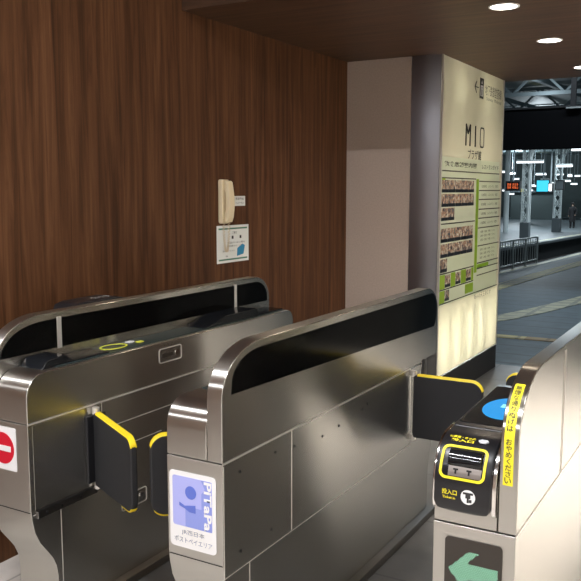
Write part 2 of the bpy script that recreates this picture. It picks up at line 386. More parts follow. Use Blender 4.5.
def lock(face_x, y, z, parent, wd=0.10, h=0.045):
    """outlined lock plate with a key cylinder on a side face looking to +x"""
    mf = lambda u, v, o: Vector((face_x + o, y + u, z + v))
    r = obj('lock_plate', frame_strip(B(), rrect(-wd / 2, wd / 2, -h / 2, h / 2, 0.012), rrect(-wd / 2 + 0.004, wd / 2 - 0.004, -h / 2 + 0.004, h / 2 - 0.004, 0.009), mf), 'steel_trim', parent)
    bm = B(); prism(bm, circ(wd * 0.28, 0, 0.012), (face_x, y, z), (0, 1, 0), (0, 0, 1), 0.004); obj('key_cylinder', bm, 'chrome', r)
    bm = B(); prism(bm, rrect(-wd * 0.38, wd * 0.1, -0.008, 0.008, 0.003), (face_x, y, z), (0, 1, 0), (0, 0, 1), 0.0015); obj('latch_slot', bm, 'steel_dark', r)
def make_gate(label, xl, xr, y0, side, dz=0.0, body_top=0.93, mid=None, sw=0.052, front='steel_front', side_m='steel'):
    """side: 'right' or 'left' = where the tall sensor wall stands"""
    t = thing('ticket_gate', label, 'ticket gate', ((xl + xr) / 2, y0 + 0.9, 0))
    if side == 'right': sx0, sx1, b0, b1 = xr - sw, xr, xl, xr - sw - 0.0015
    else: sx0, sx1, b0, b1 = xl, xl + sw, xl + sw + 0.0015, xr
    obj('sensor_wall', prism_x(B(), shift(sensor_profile(1.10 + dz), y0), sx0, sx1), side_m, t, bevel=0.004)
    obj('upper_body', prism_x(B(), shift(upper_profile(body_top), y0), b0, b1), side_m, t, bevel=0.004)
    obj('lower_body', prism_x(B(), shift(lower_profile(), y0), xl, xr), side_m, t, bevel=0.002)
    obj('body_joint', bx(xl + 0.008, xr - 0.008, y0 + 0.012, y0 + L_G - 0.012, 0.75, 0.775), 'gap', t)
    obj('front_joint', bx(xl + 0.004, xr - 0.004, y0 - 0.0006, y0 + 0.003, 0.449, 0.4515), 'gap', t)
    obj('floor_plate', bx(xl - 0.035, xr + 0.035, y0 + 0.10, y0 + L_G - 0.06, 0.001, 0.034), 'steel_dark', t, bevel=0.004)
    return t, (sx0, sx1, b0, b1)
def side_lines(t, x, y0, segs, nm='seam', r=0.0011):
    """thin pale beads for lit panel seams on the +x face"""
    bm = B()
    for (ya, za, yb, zb) in segs:
        r = 0.0026 if za == zb == 0.7615 else 0.0013
        box(bm, x - 0.001, x + 0.0012, min(ya, yb) - (r if ya == yb else 0), max(ya, yb) + (r if ya == yb else 0), min(za, zb) - (r if za == zb else 0), max(za, zb) + (r if za == zb else 0))
    obj('seam_highlights', bm, 'steel_trim', t)  # pale beads stand in for light caught on the seam edges
def screws(t, x, pts):
    for y, z in pts:
        bm = B(); prism(bm, circ(0, 0, 0.005, n=10), (x, y, z), (0, 1, 0), (0, 0, 1), 0.0015); obj('screw', bm, 'gap', t)
def window_part(t, x, pts, sgn=1):
    bm = B(); prism(bm, pts, (x, 0, 0), (0, 1, 0), (0, 0, 1), 0.0018); return obj('sensor_window', bm, 'black_window', t)
def flap(parent, hinge, d, ln, z0, z1, r=0.05, drop=0.0, hinge_w=0.02):
    """barrier flap: rounded black leaf with a yellow bumper round its free edge"""
    d = Vector((d[0], d[1], 0)).normalized(); u = d; v = Vector((0, 0, 1)); n = u.cross(v); th = 0.026
    o = Vector((hinge[0], hinge[1], 0)) - n * th / 2
    out = [(0, z0), (ln - r, z0)] + arc(ln - r, z0 + r, r, r, -90, 0, 6)[1:] + arc(ln - r, z1 - r - drop, r, r, 0, 90, 6) + [(0, z1)]
    leaf = obj('barrier_flap', prism(B(), out, o, u, v, th), 'black_matte', parent, bevel=0.007)
    # bumper strip along the top edge and over the corner
    path = [(0.02, z1 + 0.001)] + [(a, b + 0.001) for a, b in arc(ln - r, z1 - r - drop, r, r, 90, 15, 7)]
    bm = B(); prev = None
    for a, b in path:
        P = Vector((hinge[0], hinge[1], 0)) + u * a + v * b
        w1 = [bm.verts.new(P + n * s * 0.0125 + v * k) for s, k in ((-1, -0.004), (-0.7, 0.004), (0.7, 0.004), (1, -0.004))]
        if prev:
            for i in range(4): bm.faces.new((prev[i], prev[(i + 1) % 4], w1[(i + 1) % 4], w1[i]))
        else: bm.faces.new(w1)
        prev = w1
    bm.faces.new(prev[::-1]); obj('bumper', bm, 'yellow', leaf)
    bm = B(); pts = [(a, b - 0.001) for a, b in arc(ln - r, z0 + r, r, r, -90, -40, 4)]; prev = None
    for a, b in [(ln - r - 0.05, z0 - 0.001)] + pts:
        P = Vector((hinge[0], hinge[1], 0)) + u * a + v * b
        w1 = [bm.verts.new(P + n * s * 0.0125 + v * k) for s, k in ((-1, 0.003), (-0.7, -0.003), (0.7, -0.003), (1, 0.003))]
        if prev:
            for i in range(4): bm.faces.new((prev[i], prev[(i + 1) % 4], w1[(i + 1) % 4], w1[i]))
        else: bm.faces.new(w1)
        prev = w1
    bm.faces.new(prev[::-1]); obj('lower_bumper', bm, 'yellow', leaf)
    for zz in (z0 - 0.012, z1 - 0.006):
        bm = B(); prism(bm, circ(0, 0, 0.014, n=14), (hinge[0], hinge[1], zz), (1, 0, 0), (0, 1, 0), 0.024); obj('hinge', bm, 'steel_trim', leaf, smooth=40)
    return leaf

# ---- gate 1, far left
g1, (s0, s1, b0, b1) = make_gate('steel ticket gate nearest the wooden wall, with a no-entry sign on its front', -2.285, -2.085, 1.825, 'left', dz=0.003)
y0 = 1.825
zb, zt = 0.968, 1.078
window_part(g1, s1, [(y0 + 0.022, zb), (y0 + 0.285, zb), (y0 + 0.285, zt)] + arc(y0 + 0.22, zt - 0.11, 0.195, 0.108, 90, 176, 10))
window_part(g1, s1, rrect(y0 + 0.311, y0 + 1.464, zb, zt, 0.006))
for ym in (y0 + 0.298, y0 + 1.476): obj('mullion', bx(s1, s1 + 0.003, ym - 0.010, ym + 0.010, zb - 0.004, zt + 0.004), 'steel_trim', g1)
window_part(g1, s1, [(y0 + 1.488, zb), (y0 + 1.775, zb)] + arc(y0 + 1.66, zt - 0.09, 0.115, 0.09, 10, 90, 8) + [(y0 + 1.488, zt)])
side_lines(g1, b1, y0, [(y0, 0.7615, y0 + L_G, 0.7615), (y0 + 0.355, 0.655, y0 + L_G, 0.655), (y0 + 0.355, 0.655, y0 + 0.355, 0.7615),
                        (y0 + 0.135, 0.035, y0 + 0.135, 0.425), (y0 + 0.01, 0.44, y0 + 0.3, 0.44), (y0 + 0.45, 0.56, y0 + 0.7, 0.56)])
# ledge under the flap recess
obj('ledge', prism_x(B(), [(y0 + 0.02, 0.425), (y0 + 0.31, 0.425), (y0 + 0.31, 0.452), (y0 + 0.02, 0.452)], b1, b1 + 0.012), 'steel_dark', g1, bevel=0.003)
obj('recess_panel', bx(b1, b1 + 0.001, y0 + 0.02, y0 + 0.34, 0.455, 0.755), 'steel', g1)
screws(g1, b1 + 0.012, [(y0 + 0.06, 0.438), (y0 + 0.13, 0.438), (y0 + 0.22, 0.438)])
lock(b1, 2.595, 0.872, g1, 0.15, 0.062); lock(b1, 2.35, 0.325, g1, 0.15, 0.062)
flap(g1, (-2.085 + 0.014, 2.135), (0.907, -0.42), 0.335, 0.455, 0.735, 0.04, drop=0.015)
obj('hinge_housing', bx(b1, b1 + 0.012, 2.09, 2.19, 0.47, 0.725), 'black_plastic', g1, bevel=0.004)
# dark top panel, slot hood, card reader ring, rear hood
tp = obj('top_panel', bx(b0 + 0.004, b1 - 0.018, y0 + 0.16, y0 + 1.74, 0.929, 0.9335), 'glass_teal', g1, bevel=0.002)
bm = prism_x(B(), [(y0 + 0.10, 0.929), (y0 + 0.125, 0.958), (y0 + 0.21, 0.966), (y0 + 0.26, 0.936), (y0 + 0.26, 0.929)], b0 + 0.006, b1 - 0.03); obj('ticket_slot_hood', bm, 'black_gloss', g1, bevel=0.005)
obj('reader_glass', bx(b0 + 0.012, b1 - 0.03, y0 + 0.262, y0 + 0.44, 0.9335, 0.9375), 'black_gloss', tp, bevel=0.002)
mf = lambda u, v, o: Vector((-2.160 + u, 2.335 + v, 0.938 + o))
ring = frame_strip(B(), circ(0, 0, 0.043, 0.066), circ(0, 0, 0.036, 0.058), mf)
obj('card_reader_ring', ring, 'yellow_green', tp)
obj('reader_label', bx(-2.20, -2.175, 2.445, 2.475, 0.9336, 0.937), 'white', tp)
obj('reader_mark', bx(-2.165, -2.145, 2.47, 2.50, 0.9336, 0.937), 'yellow_green', tp)
obj('ticket_return_hood', prism_x(B(), [(y0 + 1.05, 0.9337), (y0 + 1.22, 0.972), (y0 + 1.48, 0.972), (y0 + 1.50, 0.9337)], b0 + 0.006, b1 - 0.022), 'black_gloss', g1, bevel=0.004)
obj('rear_glass', bx(b0 + 0.010, b1 - 0.025, y0 + 1.52, y0 + 1.73, 0.9337, 0.94), 'black_gloss', tp)
# reader head of the far side of the same gate, showing over the rail
bm = prism_x(B(), [(2.24, 1.06), (2.26, 1.100), (2.30, 1.110), (2.50, 1.112), (2.56, 1.100), (2.57, 1.06)], -2.40, -2.286); fr = obj('far_side_reader', bm, 'black_plastic', g1, bevel=0.006)
mm = lambda u, v, o: Vector((-2.33 - v, 2.45 + u, 1.1125))
obj('reader_lettering', text_bm('タッチ', mm, fit_w=0.11, fit_h=0.04), 'white', fr)
# no-entry sign
bm = B(); prism(bm, rrect(-2.277, -2.144, 0.588, 0.742, 0.006), (0, y0 - 0.0004, 0), (1, 0, 0), (0, 0, 1), 0.0012)
sgn = obj('no_entry_sticker', bm, 'white', g1)
obj('red_disc', prism(B(), circ(-2.2095, 0.665, 0.056, n=40), (0, y0 - 0.0018, 0), (1, 0, 0), (0, 0, 1), 0.001), 'red', sgn)
obj('white_bar', prism(B(), rrect(-2.25, -2.169, 0.655, 0.675, 0.002), (0, y0 - 0.0028, 0), (1, 0, 0), (0, 0, 1), 0.001), 'white', sgn)

# ---- gate 2, middle
g2, (s0, s1, b0, b1) = make_gate('steel ticket gate in the middle, with a blue and white card sticker on its front', -1.494, -1.29, 1.833, 'right', dz=0.0, sw=0.055)
y0 = 1.833
window_part(g2, s1, [(y0 + 0.050, 0.960), (y0 + 1.745, 0.912)] + arc(y0 + 1.71, 0.985, 0.068, 0.088, -45, 90, 10) + arc(y0 + 0.21, 0.995, 0.155, 0.08, 90, 175, 10))
side_lines(g2, s1, y0, [(y0, 0.7615, y0 + 1.46, 0.7615), (y0 + 0.002, 0.41, y0 + 1.46, 0.41), (y0 + 0.40, 0.41, y0 + 0.40, 0.7615), (y0 + 0.14, 0.035, y0 + 0.14, 0.41), (y0 + 0.005, 0.41, y0 + 0.005, 0.755),
                        (y0 + 1.46, 0.41, y0 + 1.46, 0.7615)])
screws(g2, s1, [(y0 + 0.09, 0.715), (y0 + 0.295, 0.715), (y0 + 0.09, 0.465), (y0 + 0.27, 0.465), (y0 + 0.42, 0.70), (y0 + 0.95, 0.70), (y0 + 1.0, 0.71), (y0 + 0.62, 0.68), (y0 + 0.75, 0.685)])
obj('end_recess_shade', bx(s1, s1 + 0.0015, y0 + 1.60, y0 + 1.79, 0.62, 0.775), 'black_matte', g2)  # flat black sheet standing in for the shade of a recess
obj('recess_strip', bx(s1 + 0.0015, s1 + 0.005, y0 + 1.62, y0 + 1.65, 0.66, 0.775), 'steel_dark', g2)
flap(g2, (-1.29 + 0.014, 3.30), (1, 0.0), 0.315, 0.45, 0.735, 0.05)
flap(g2, (-1.494 - 0.014, 2.25), (-0.65, -0.76), 0.315, 0.455, 0.735, 0.05)
obj('top_panel', bx(b0 + 0.015, b1 - 0.004, y0 + 0.16, y0 + 1.74, 0.929, 0.934), 'glass_teal', g2, bevel=0.002)
obj('ticket_slot_hood', prism_x(B(), [(y0 + 0.20, 0.929), (y0 + 0.215, 0.958), (y0 + 0.30, 0.966), (y0 + 0.34, 0.929)], b0 + 0.03, b1 - 0.006), 'black_gloss', g2, bevel=0.005)
# card sticker on the front
yf = y0
F2 = lambda off: (lambda u, v, o: Vector((u, yf - off - o, v)))
st = obj('card_sticker', prism(B(), rrect(-1.484, -1.313, 0.480, 0.718, 0.014), (0, yf - 0.0014, 0), (1, 0, 0), (0, 0, 1), 0.0012), 'white', g2)
obj('blue_field', prism(B(), rrect(-1.472, -1.327, 0.548, 0.703, 0.008), (0, yf - 0.0022, 0), (1, 0, 0), (0, 0, 1), 0.0009), 'lavender', st)
obj('blue_ground', prism(B(), [(-1.425, 0.5485), (-1.3275, 0.5485), (-1.3275, 0.702), (-1.366, 0.702), (-1.352, 0.676), (-1.365, 0.66), (-1.365, 0.612), (-1.425, 0.612)], (0, yf - 0.0027, 0), (1, 0, 0), (0, 0, 1), 0.0005), 'lavender_mid', st)
obj('logo_dot', prism(B(), circ(-1.404, 0.657, 0.0205, n=28), (0, yf - 0.0033, 0), (1, 0, 0), (0, 0, 1), 0.0005), 'logo_blue', st)
obj('logo_wave', prism(B(), [(-1.447, 0.622)] + [(-1.447 + 0.02 * i, 0.622 - 0.012 + 0.0035 * i + (0.006 if i == 0 else 0)) for i in range(1, 4)] + [(-1.387, 0.618), (-1.387, 0.596), (-1.41, 0.596), (-1.425, 0.604), (-1.447, 0.611)], (0, yf - 0.0033, 0), (1, 0, 0), (0, 0, 1), 0.0005), 'logo_blue', st)
obj('sticker_lettering', text_bm('PiTaPa', F2(0.0036), fit_w=0.150, fit_h=0.028, center=(-1.342, 0.625), bold=0.03, rot90=True), 'white', st)
obj('sticker_caption', merge([text_bm('JR西日本', F2(0.0026), fit_w=0.085, fit_h=0.018, center=(-1.398, 0.529)), text_bm('ポストペイエリア', F2(0.0026), fit_w=0.140, fit_h=0.018, center=(-1.398, 0.505))]), 'ink_blue', st)

# ---- gate 3, right: card and ticket gate with lit screen
y0 = 1.772
g3, (s0, s1, b0, b1) = make_gate('steel ticket gate at the right with black ticket slot, blue screen and green arrow', -0.628, -0.43, y0, 'right', dz=0.028, body_top=0.945, sw=0.043)
side_lines(g3, s1, y0, [(y0, 0.7615, y0 + L_G, 0.7615), (y0 + 0.475, 0.7615, y0 + 0.475, 1.115), (y0 + 0.49, 0.7615, y0 + 0.49, 1.115)])
flap(g3, (-0.628 - 0.014, 3.50), (-1, 0.0), 0.275, 0.45, 0.745, 0.05)
# profile-following mapping for the black head
def make_path(pts):
    P = [Vector((a, b)) for a, b in pts]; S = [0.0]
    for i in range(1, len(P)): S.append(S[-1] + (P[i] - P[i - 1]).length)
    def f(s):
        s = max(min(s, S[-1] - 1e-6), 1e-6)
        for i in range(1, len(P)):
            if s <= S[i]:
                k = (s - S[i - 1]) / (S[i] - S[i - 1]); p = P[i - 1].lerp(P[i], k)
                def tg(j):
                    a = P[max(j - 1, 0)]; b = P[min(j + 1, len(P) - 1)]; return (b - a).normalized()
                t = tg(i - 1).lerp(tg(i), k).normalized()
                return p, t
        return P[-1], (P[-1] - P[-2]).normalized()
    return f, S[-1]
hp = [(y0 - 0.004, 0.795), (y0 - 0.016, 0.803), (y0 - 0.020, 0.82), (y0 - 0.019, 0.85)] + arc(y0 + 0.081, 0.860, 0.10, 0.108, 180, 90, 14) + [(y0 + 0.11, 0.970), (y0 + 0.125, 0.971)]
hf, HL = make_path(hp)
HX0, HX1 = -0.624, -0.486
def head_map(u, s, off=0.0):
    p, t = hf(s); n = Vector((-t.y, t.x)); q = p + n * off
    return Vector((u, q.x, q.y))
bm = B(); rings = []; NS = 40
for i in range(NS + 1):
    s = HL * i / NS; r = 0.035
    inset = (r - math.sqrt(max(r * r - (r - s) ** 2, 0))) if s < r else 0.0
    x0, x1 = HX0 + inset, HX1 - inset; ring = []
    for k, (fx, dp) in enumerate([(0, -0.018), (0, -0.006), (0.02, -0.001), (0.06, 0), (0.5, 0), (0.94, 0), (0.98, -0.001), (1, -0.006), (1, -0.018)]):
        ring.append(bm.verts.new(head_map(x0 + (x1 - x0) * fx, s, dp)))
    rings.append(ring)
for i in range(NS):
    for k in range(8): bm.faces.new((rings[i][k], rings[i][k + 1], rings[i + 1][k + 1], rings[i + 1][k]))
bm.faces.new(rings[0]); bm.faces.new(rings[-1][::-1])
head = obj('reader_head', bm, 'black_plastic', g3, smooth=50)
# chrome side cheeks of the head
for xx in (HX0 - 0.004, HX1):
    pp = [(a - 0.006 if i < 4 else a, b) for i, (a, b) in enumerate(hp)]
    obj('head_cheek', prism_x(B(), [(a + 0.006, b) for a, b in hp] + [(y0 + 0.18, 0.93), (y0 + 0.05, 0.85), (y0 + 0.02, 0.80)], xx, xx + 0.010), 'chrome', g3, bevel=0.002)
sm = lambda du, ds: (lambda u, v, o: head_map(u, v, du + o))
S_of = lambda z: next(i * HL / 400 for i in range(401) if hf(i * HL / 400)[0].y >= z)
def ring_pair(a, b, c, d, r, w):
    A, Bq = rrect(a, b, c, d, r), rrect(a + w, b - w, c + w, d - w, r - w * 0.8); oa, ob = [], []
    for i in range(len(A)):
        j = (i + 1) % len(A); n = max(1, int((Vector(A[j]) - Vector(A[i])).length / 0.006))
        for k in range(n): oa.append(tuple(Vector(A[i]).lerp(Vector(A[j]), k / n))); ob.append(tuple(Vector(Bq[i]).lerp(Vector(Bq[j]), k / n)))
    return oa, ob
sb, stp = S_of(0.878), S_of(0.942)
xo0, xo1 = -0.612, -0.502
obj('slot_surround', frame_strip(B(), *ring_pair(xo0, xo1, sb, stp + 0.008, 0.016, 0.006), lambda u, v, o: head_map(u, v, 0.0003 + o)), 'yellow_print', head)
def patch(bm, x0, x1, sa, sb_, o0, o1=None, n=8):
    o1 = o0 if o1 is None else o1; P = []
    for i in range(n + 1):
        s = sa + (sb_ - sa) * i / n; o = o0 + (o1 - o0) * i / n
        P.append([bm.verts.new(head_map(x0, s, o)), bm.verts.new(head_map(x1, s, o)), bm.verts.new(head_map(x1, s, o - 0.0005)), bm.verts.new(head_map(x0, s, o - 0.0005))])
    for i in range(n):
        for k in range(4): bm.faces.new((P[i][k], P[i][(k + 1) % 4], P[i + 1][(k + 1) % 4], P[i + 1][k]))
    bm.faces.new(P[0][::-1]); bm.faces.new(P[-1]); return bm
smid = sb + (stp - sb) * 0.42
obj('slot_throat', patch(B(), xo0 + 0.008, xo1 - 0.008, sb + 0.008, smid, 0.0009), 'black_gloss', head)
obj('slot_tray', patch(B(), xo0 + 0.022, xo1 - 0.009, sb + 0.008, smid, 0.0016), 'slot_grey', head)
for cx in (-0.572, -0.540):
    obj('ticket_guide', merge([patch(B(), cx - 0.006, cx + 0.006, smid - 0.009, smid - 0.005, 0.003, n=2), patch(B(), cx - 0.002, cx + 0.002, sb + 0.014, smid - 0.008, 0.003, n=2)]), 'gap', head)
bm = B(); n = 8; P = []
for i in range(n + 1):
    k = i / n; s = smid + (stp - smid) * k; o = 0.001 + 0.009 * math.sin(PI * k) ** 0.7
    P.append([bm.verts.new(head_map(xo0 + 0.018, s, 0)), bm.verts.new(head_map(xo0 + 0.02, s, o)), bm.verts.new(head_map(xo1 - 0.012, s, o)), bm.verts.new(head_map(xo1 - 0.010, s, 0))])
for i in range(n):
    for k in range(4): bm.faces.new((P[i][k], P[i][(k + 1) % 4], P[i + 1][(k + 1) % 4], P[i + 1][k]))
bm.faces.new(P[0][::-1]); bm.faces.new(P[-1])
obj('slot_visor', bm, 'black_gloss', head, smooth=60)
sT = stp + 0.026
obj('head_lettering', merge([text_bm('IC専用・きっぷ', sm(0.0006, 0), fit_w=0.062, fit_h=0.009, center=(-0.575, sT + 0.010), bold=0.03), text_bm('投入口', sm(0.0006, 0), fit_w=0.055, fit_h=0.009, center=(-0.573, sT - 0.001), bold=0.04)]), 'yellow_print', head)
obj('round_button', prism(B(), circ(0, 0, 0.013, 0.010, n=6), head_map(-0.523, sT + 0.004, 0.0), (1, 0, 0), (0, 0.99, 0.1), 0.004), 'white_button', head, bevel=0.001)
sL = S_of(0.842)
obj('slot_caption', merge([text_bm('投入口', sm(0.0006, 0), fit_w=0.036, fit_h=0.013, center=(-0.584, sL + 0.004), bold=0.02), text_bm('Ticket in', sm(0.0006, 0), fit_w=0.031, fit_h=0.006, center=(-0.585, sL - 0.009), bold=0.02)]), 'yellow_print', head)
bm = B(); cpts = circ(-0.539, sL - 0.001, 0.0175, 0.0175, n=28); vs = [bm.verts.new(head_map(a, b, 0.0006)) for a, b in cpts]; bm.faces.new(vs)
obj('slot_badge', bm, 'white', head)
bm = merge([patch(B(), -0.551, -0.527, sL + 0.005, sL + 0.010, 0.001, n=2), patch(B(), -0.545, -0.533, sL - 0.004, sL + 0.006, 0.001, n=2), patch(B(), -0.5415, -0.5365, sL - 0.014, sL - 0.003, 0.001, n=2), patch(B(), -0.536, -0.530, sL - 0.013, sL - 0.006, 0.001, n=2)])
obj('badge_symbol', bm, 'ink', head)
# screen on top
sx_0, sx_1 = -0.620, -0.480; ya, yb = y0 + 0.105, y0 + 0.51
obj('screen_housing', prism_x(B(), [(ya, 0.935), (ya + 0.003, 0.972), (ya + 0.02, 0.975), (yb - 0.015, 0.992), (yb, 0.985), (yb + 0.03, 0.935)], sx_0, sx_1), 'black_plastic', g3, bevel=0.004)
o_s = Vector((0, ya + 0.02, 0.9752)); sv = Vector((0, yb - ya - 0.035, 0.017)).normalized()
scr = obj('display_screen', prism(B(), rrect(sx_0 + 0.008, sx_1 - 0.003, 0.005, 0.345, 0.006), o_s, (1, 0, 0), sv, 0.0015), 'black_gloss', g3)
o_t = o_s + Vector((0, 0, 0.0017))
obj('lit_circle', prism(B(), circ(-0.528, 0.150, 0.064, 0.095, n=48), o_t, (1, 0, 0), sv, 0.0008), 'screen_blue', scr)
obj('lit_mark', prism(B(), [(-0.550, 0.150), (-0.488, 0.150), (-0.488, 0.185), (-0.550, 0.18)], o_t + Vector((0, 0, 0.001)), (1, 0, 0), sv, 0.0006), 'screen_pale', scr)
# yellow caution strip running up the front edge of the sensor wall
spf, SL = make_path(shift(sensor_profile(1.128)[1:22], y0)) if False else make_path([(y0, 0.80)] + shift(sensor_profile(1.128)[1:16], y0))
def edge_map(u, s, off=0.0):
    p, t = spf(s); n_ = Vector((-t.y, t.x)); q = p + n_ * off; return Vector((u, q.x, q.y))
bm = B(); prev = None; n = 30; s_a, s_b = 0.08, 0.335
for i in range(n + 1):
    s = s_a + (s_b - s_a) * i / n
    r4 = [bm.verts.new(edge_map(x, s, o)) for x, o in ((-0.4645, 0.0002), (-0.4645, 0.001), (-0.4415, 0.001), (-0.4415, 0.0002))]
    if prev:
        for k in range(4): bm.faces.new((prev[k], prev[(k + 1) % 4], r4[(k + 1) % 4], r4[k]))
    else: bm.faces.new(r4)
    prev = r4
bm.faces.new(prev[::-1]); cs = obj('caution_strip', bm, 'yellow_print', g3)
msg = '無理な通りぬけは　おやめください'; parts = []
for i, ch in enumerate(msg):
    if ch == '　': continue
    s = s_b - 0.014 - i * (s_b - s_a - 0.026) / (len(msg) - 1)
    parts.append(text_bm(ch, lambda u, v, o: edge_map(u, v, 0.0016), fit_h=0.014, center=(-0.453, s), bold=0.01))
obj('caution_lettering', merge(parts), 'ink', cs)
# arrow panel
ap = obj('arrow_panel', prism(B(), rrect(-0.597, -0.459, 0.56, 0.730, 0.010), (0, y0 - 0.0005, 0), (1, 0, 0), (0, 0, 1), 0.002), 'led_plate', g3)
poly = [(-0.588, 0.650), (-0.538, 0.702), (-0.514, 0.702), (-0.543, 0.670), (-0.468, 0.670), (-0.468, 0.632), (-0.543, 0.632), (-0.514, 0.598), (-0.538, 0.598)]
def inside(x, y):
    c = False
    for i in range(len(poly)):
        (x1, y1), (x2, y2) = poly[i - 1], poly[i]
        if (y1 > y) != (y2 > y) and x < (x2 - x1) * (y - y1) / (y2 - y1) + x1: c = not c
    return c
bm = B(); stp_ = 0.005; r_ = 0.0017
row = 0; z = 0.596
while z < 0.705:
    x = -0.592 + (stp_ / 2 if row % 2 else 0)
    while x < -0.462:
        if inside(x, z): prism(bm, circ(x, z, r_, n=6), (0, y0 - 0.0027, 0), (1, 0, 0), (0, 0, 1), 0.0008)
        x += stp_
    z += stp_ * 0.86; row += 1
arr = obj('lit_arrow', bm, 'led_green', ap, label='green dotted arrow pointing left')

# ------------------------------------------------------------------ light box with the map and shop panel
LX = -1.92; LB0, LB1 = 5.4, 6.93
lb = thing('illuminated_sign', 'tall backlit sign box with green and white guide panel beside the beige wall', 'illuminated sign', (-2.03, 6.17, 0))
# convex steel end
bm = B(); pr = [(-2.15, 5.42)] + [(-2.15 + 0.215 * i / 10, 5.405 - 0.03 * math.sin(PI * i / 10)) for i in range(11)] + [(-1.935, 5.42)]
prism(bm, pr, (0, 0, 0.0), (1, 0, 0), (0, 1, 0), CEIL - 0.003); obj('end_column', bm, 'column_steel', lb, smooth=50)
obj('back_panel', bx(-2.15, -2.135, 5.422, LB1, 0.0, CEIL - 0.003), 'white', lb)
obj('far_cap', bx(-2.134, -1.929, LB1 - 0.012, LB1, 0.2, CEIL - 0.003), 'white', lb)
obj('opal_panel', bx(LX - 0.006, LX, LB0 + 0.01, LB1 - 0.012, 0.21, CEIL - 0.004), 'opal', lb)
for a_, b_ in ((LB0 - 0.005, LB0 + 0.01), (LB1 - 0.012, LB1 + 0.012)): obj('edge_trim', bx(LX - 0.008, LX + 0.004, a_, b_, 0.2, CEIL - 0.003), 'steel_trim', lb)
obj('base_plinth', bx(-2.134, LX + 0.002, LB0 + 0.03, LB1, 0.0, 0.20), 'black_matte', lb)
for i in range(5):
    yy = 5.55 + i * 0.30
    tb = obj('lamp_tube', tube(B(), [(-2.06, yy, 0.24), (-2.06, yy, 0.55)], 0.012, 8), 'tube_far', lb)
    area('sign_lamp', (-2.03, yy, 0.41), 0.38, 0.03, 2.7, (1.0, 0.97, 0.9), rot=(0, -PI / 2, 0))
for zz in (1.05, 1.7, 2.3):
    for yy in (5.8, 6.5): point('sign_lamp', (-2.09, yy, zz), 1.0, (1.0, 0.98, 0.86), 0.05)
LM = lambda off: (lambda u, v, o: Vector((LX + off + o, u, v)))
def lpatch(name, y1, y2, z1, z2, m, off=0.001, t=0.001, parent=None):
    return obj(name, bx(LX + off, LX + off + t, y1, y2, z1, z2), m, parent or lb)
# top direction line: arrow, lift pictogram, text
obj('direction_arrow', merge([bx(LX + 0.001, LX + 0.002, 6.12, 6.215, 2.336, 2.344), prism(B(), [(6.115, 2.34), (6.155, 2.385), (6.17, 2.385), (6.135, 2.34), (6.17, 2.295), (6.155, 2.295)], (LX + 0.001, 0, 0), (0, 1, 0), (0, 0, 1), 0.001)]), 'ink', lb)
pic = lpatch('lift_pictogram', 6.245, 6.345, 2.265, 2.42, 'ink')
obj('pictogram_figure', merge([bx(LX + 0.0022, LX + 0.003, 6.262, 6.328, 2.283, 2.365), prism(B(), [(6.295, 2.405), (6.275, 2.378), (6.315, 2.378)], (LX + 0.0022, 0, 0), (0, 1, 0), (0, 0, 1), 0.0008)]), 'white', pic)
obj('pictogram_person', merge([bx(LX + 0.0032, LX + 0.004, 6.285, 6.305, 2.288, 2.335), prism(B(), circ(6.295, 2.347, 0.009, n=10), (LX + 0.0032, 0, 0), (0, 1, 0), (0, 0, 1), 0.0008)]), 'ink', pic)
obj('direction_lettering', text_bm('地下鉄御堂筋線', LM(0.0015), fit_w=0.46, fit_h=0.085, center=(6.62, 2.345), bold=0.0), 'ink', lb)
obj('direction_caption', text_bm('Subway', LM(0.0015), fit_w=0.18, fit_h=0.035, center=(6.52, 2.275)), 'ink_grey', lb); obj('direction_caption', text_bm('Midosuji', LM(0.0015), fit_w=0.2, fit_h=0.035, center=(6.75, 2.275)), 'ink_grey', lb)
# MIO
mb = []
zt_, zb_ = 2.045, 1.885
for a, b in (((5.93, zb_), (5.93, zt_)), ((5.93, zt_), (5.98, zt_ - 0.07)), ((5.98, zt_ - 0.07), (6.03, zt_)), ((6.03, zt_), (6.03, zb_)), ((6.16, zb_), (6.16, zt_))):
    mb.append(bar(B(), (LX + 0.003, *a), (LX + 0.003, *b), 0.0085))
obj('shop_letter', mb.pop(), 'ink', lb); obj('shop_letter', merge(mb), 'ink', lb)
mb = []
mb.append(frame_strip(B(), rrect(6.285, 6.395, zb_, zt_, 0.03), rrect(6.297, 6.383, zb_ + 0.012, zt_ - 0.012, 0.022), LM(0.001)))
obj('shop_letter', merge(mb), 'ink', lb)
obj('building_lettering', text_bm('プラザ館', LM(0.0015), fit_w=0.34, fit_h=0.075, center=(6.16, 1.825), bold=0.008), 'ink', lb)
# guide table
gt = lpatch('guide_panel', 5.44, 6.86, 0.775, 1.735, 'opal_poster', 0.0008, 0.0012)
GM = LM(0.0026)
obj('guide_heading', text_bm('飲食店舗案内図', GM, fit_w=0.74, fit_h=0.036, center=(5.86, 1.69), bold=0.02), 'ink_grey', gt)
obj('guide_subheading', text_bm('レストランガイド', GM, fit_w=0.46, fit_h=0.034, center=(6.60, 1.69), bold=0.02), 'ink_grey', gt)
obj('green_divider', bx(LX + 0.0021, LX + 0.003, 6.235, 6.30, 0.93, 1.60), 'print_green', gt)
rows = [(1.645, 5.45, 6.86), (1.60, 5.45, 6.22), (1.585, 6.31, 6.9), (1.52, 6.31, 6.9), (1.455, 6.31, 6.9), (1.385, 6.31, 6.9), (1.32, 6.31, 6.9), (1.25, 6.31, 6.9), (1.305, 5.45, 6.22), (1.12, 6.31, 6.9), (0.995, 6.31, 6.9), (0.982, 5.45, 6.22), (0.955, 6.31, 6.9), (0.905, 6.31, 6.9), (0.877, 5.45, 6.22), (0.785, 5.45, 6.9)]
bm = B()
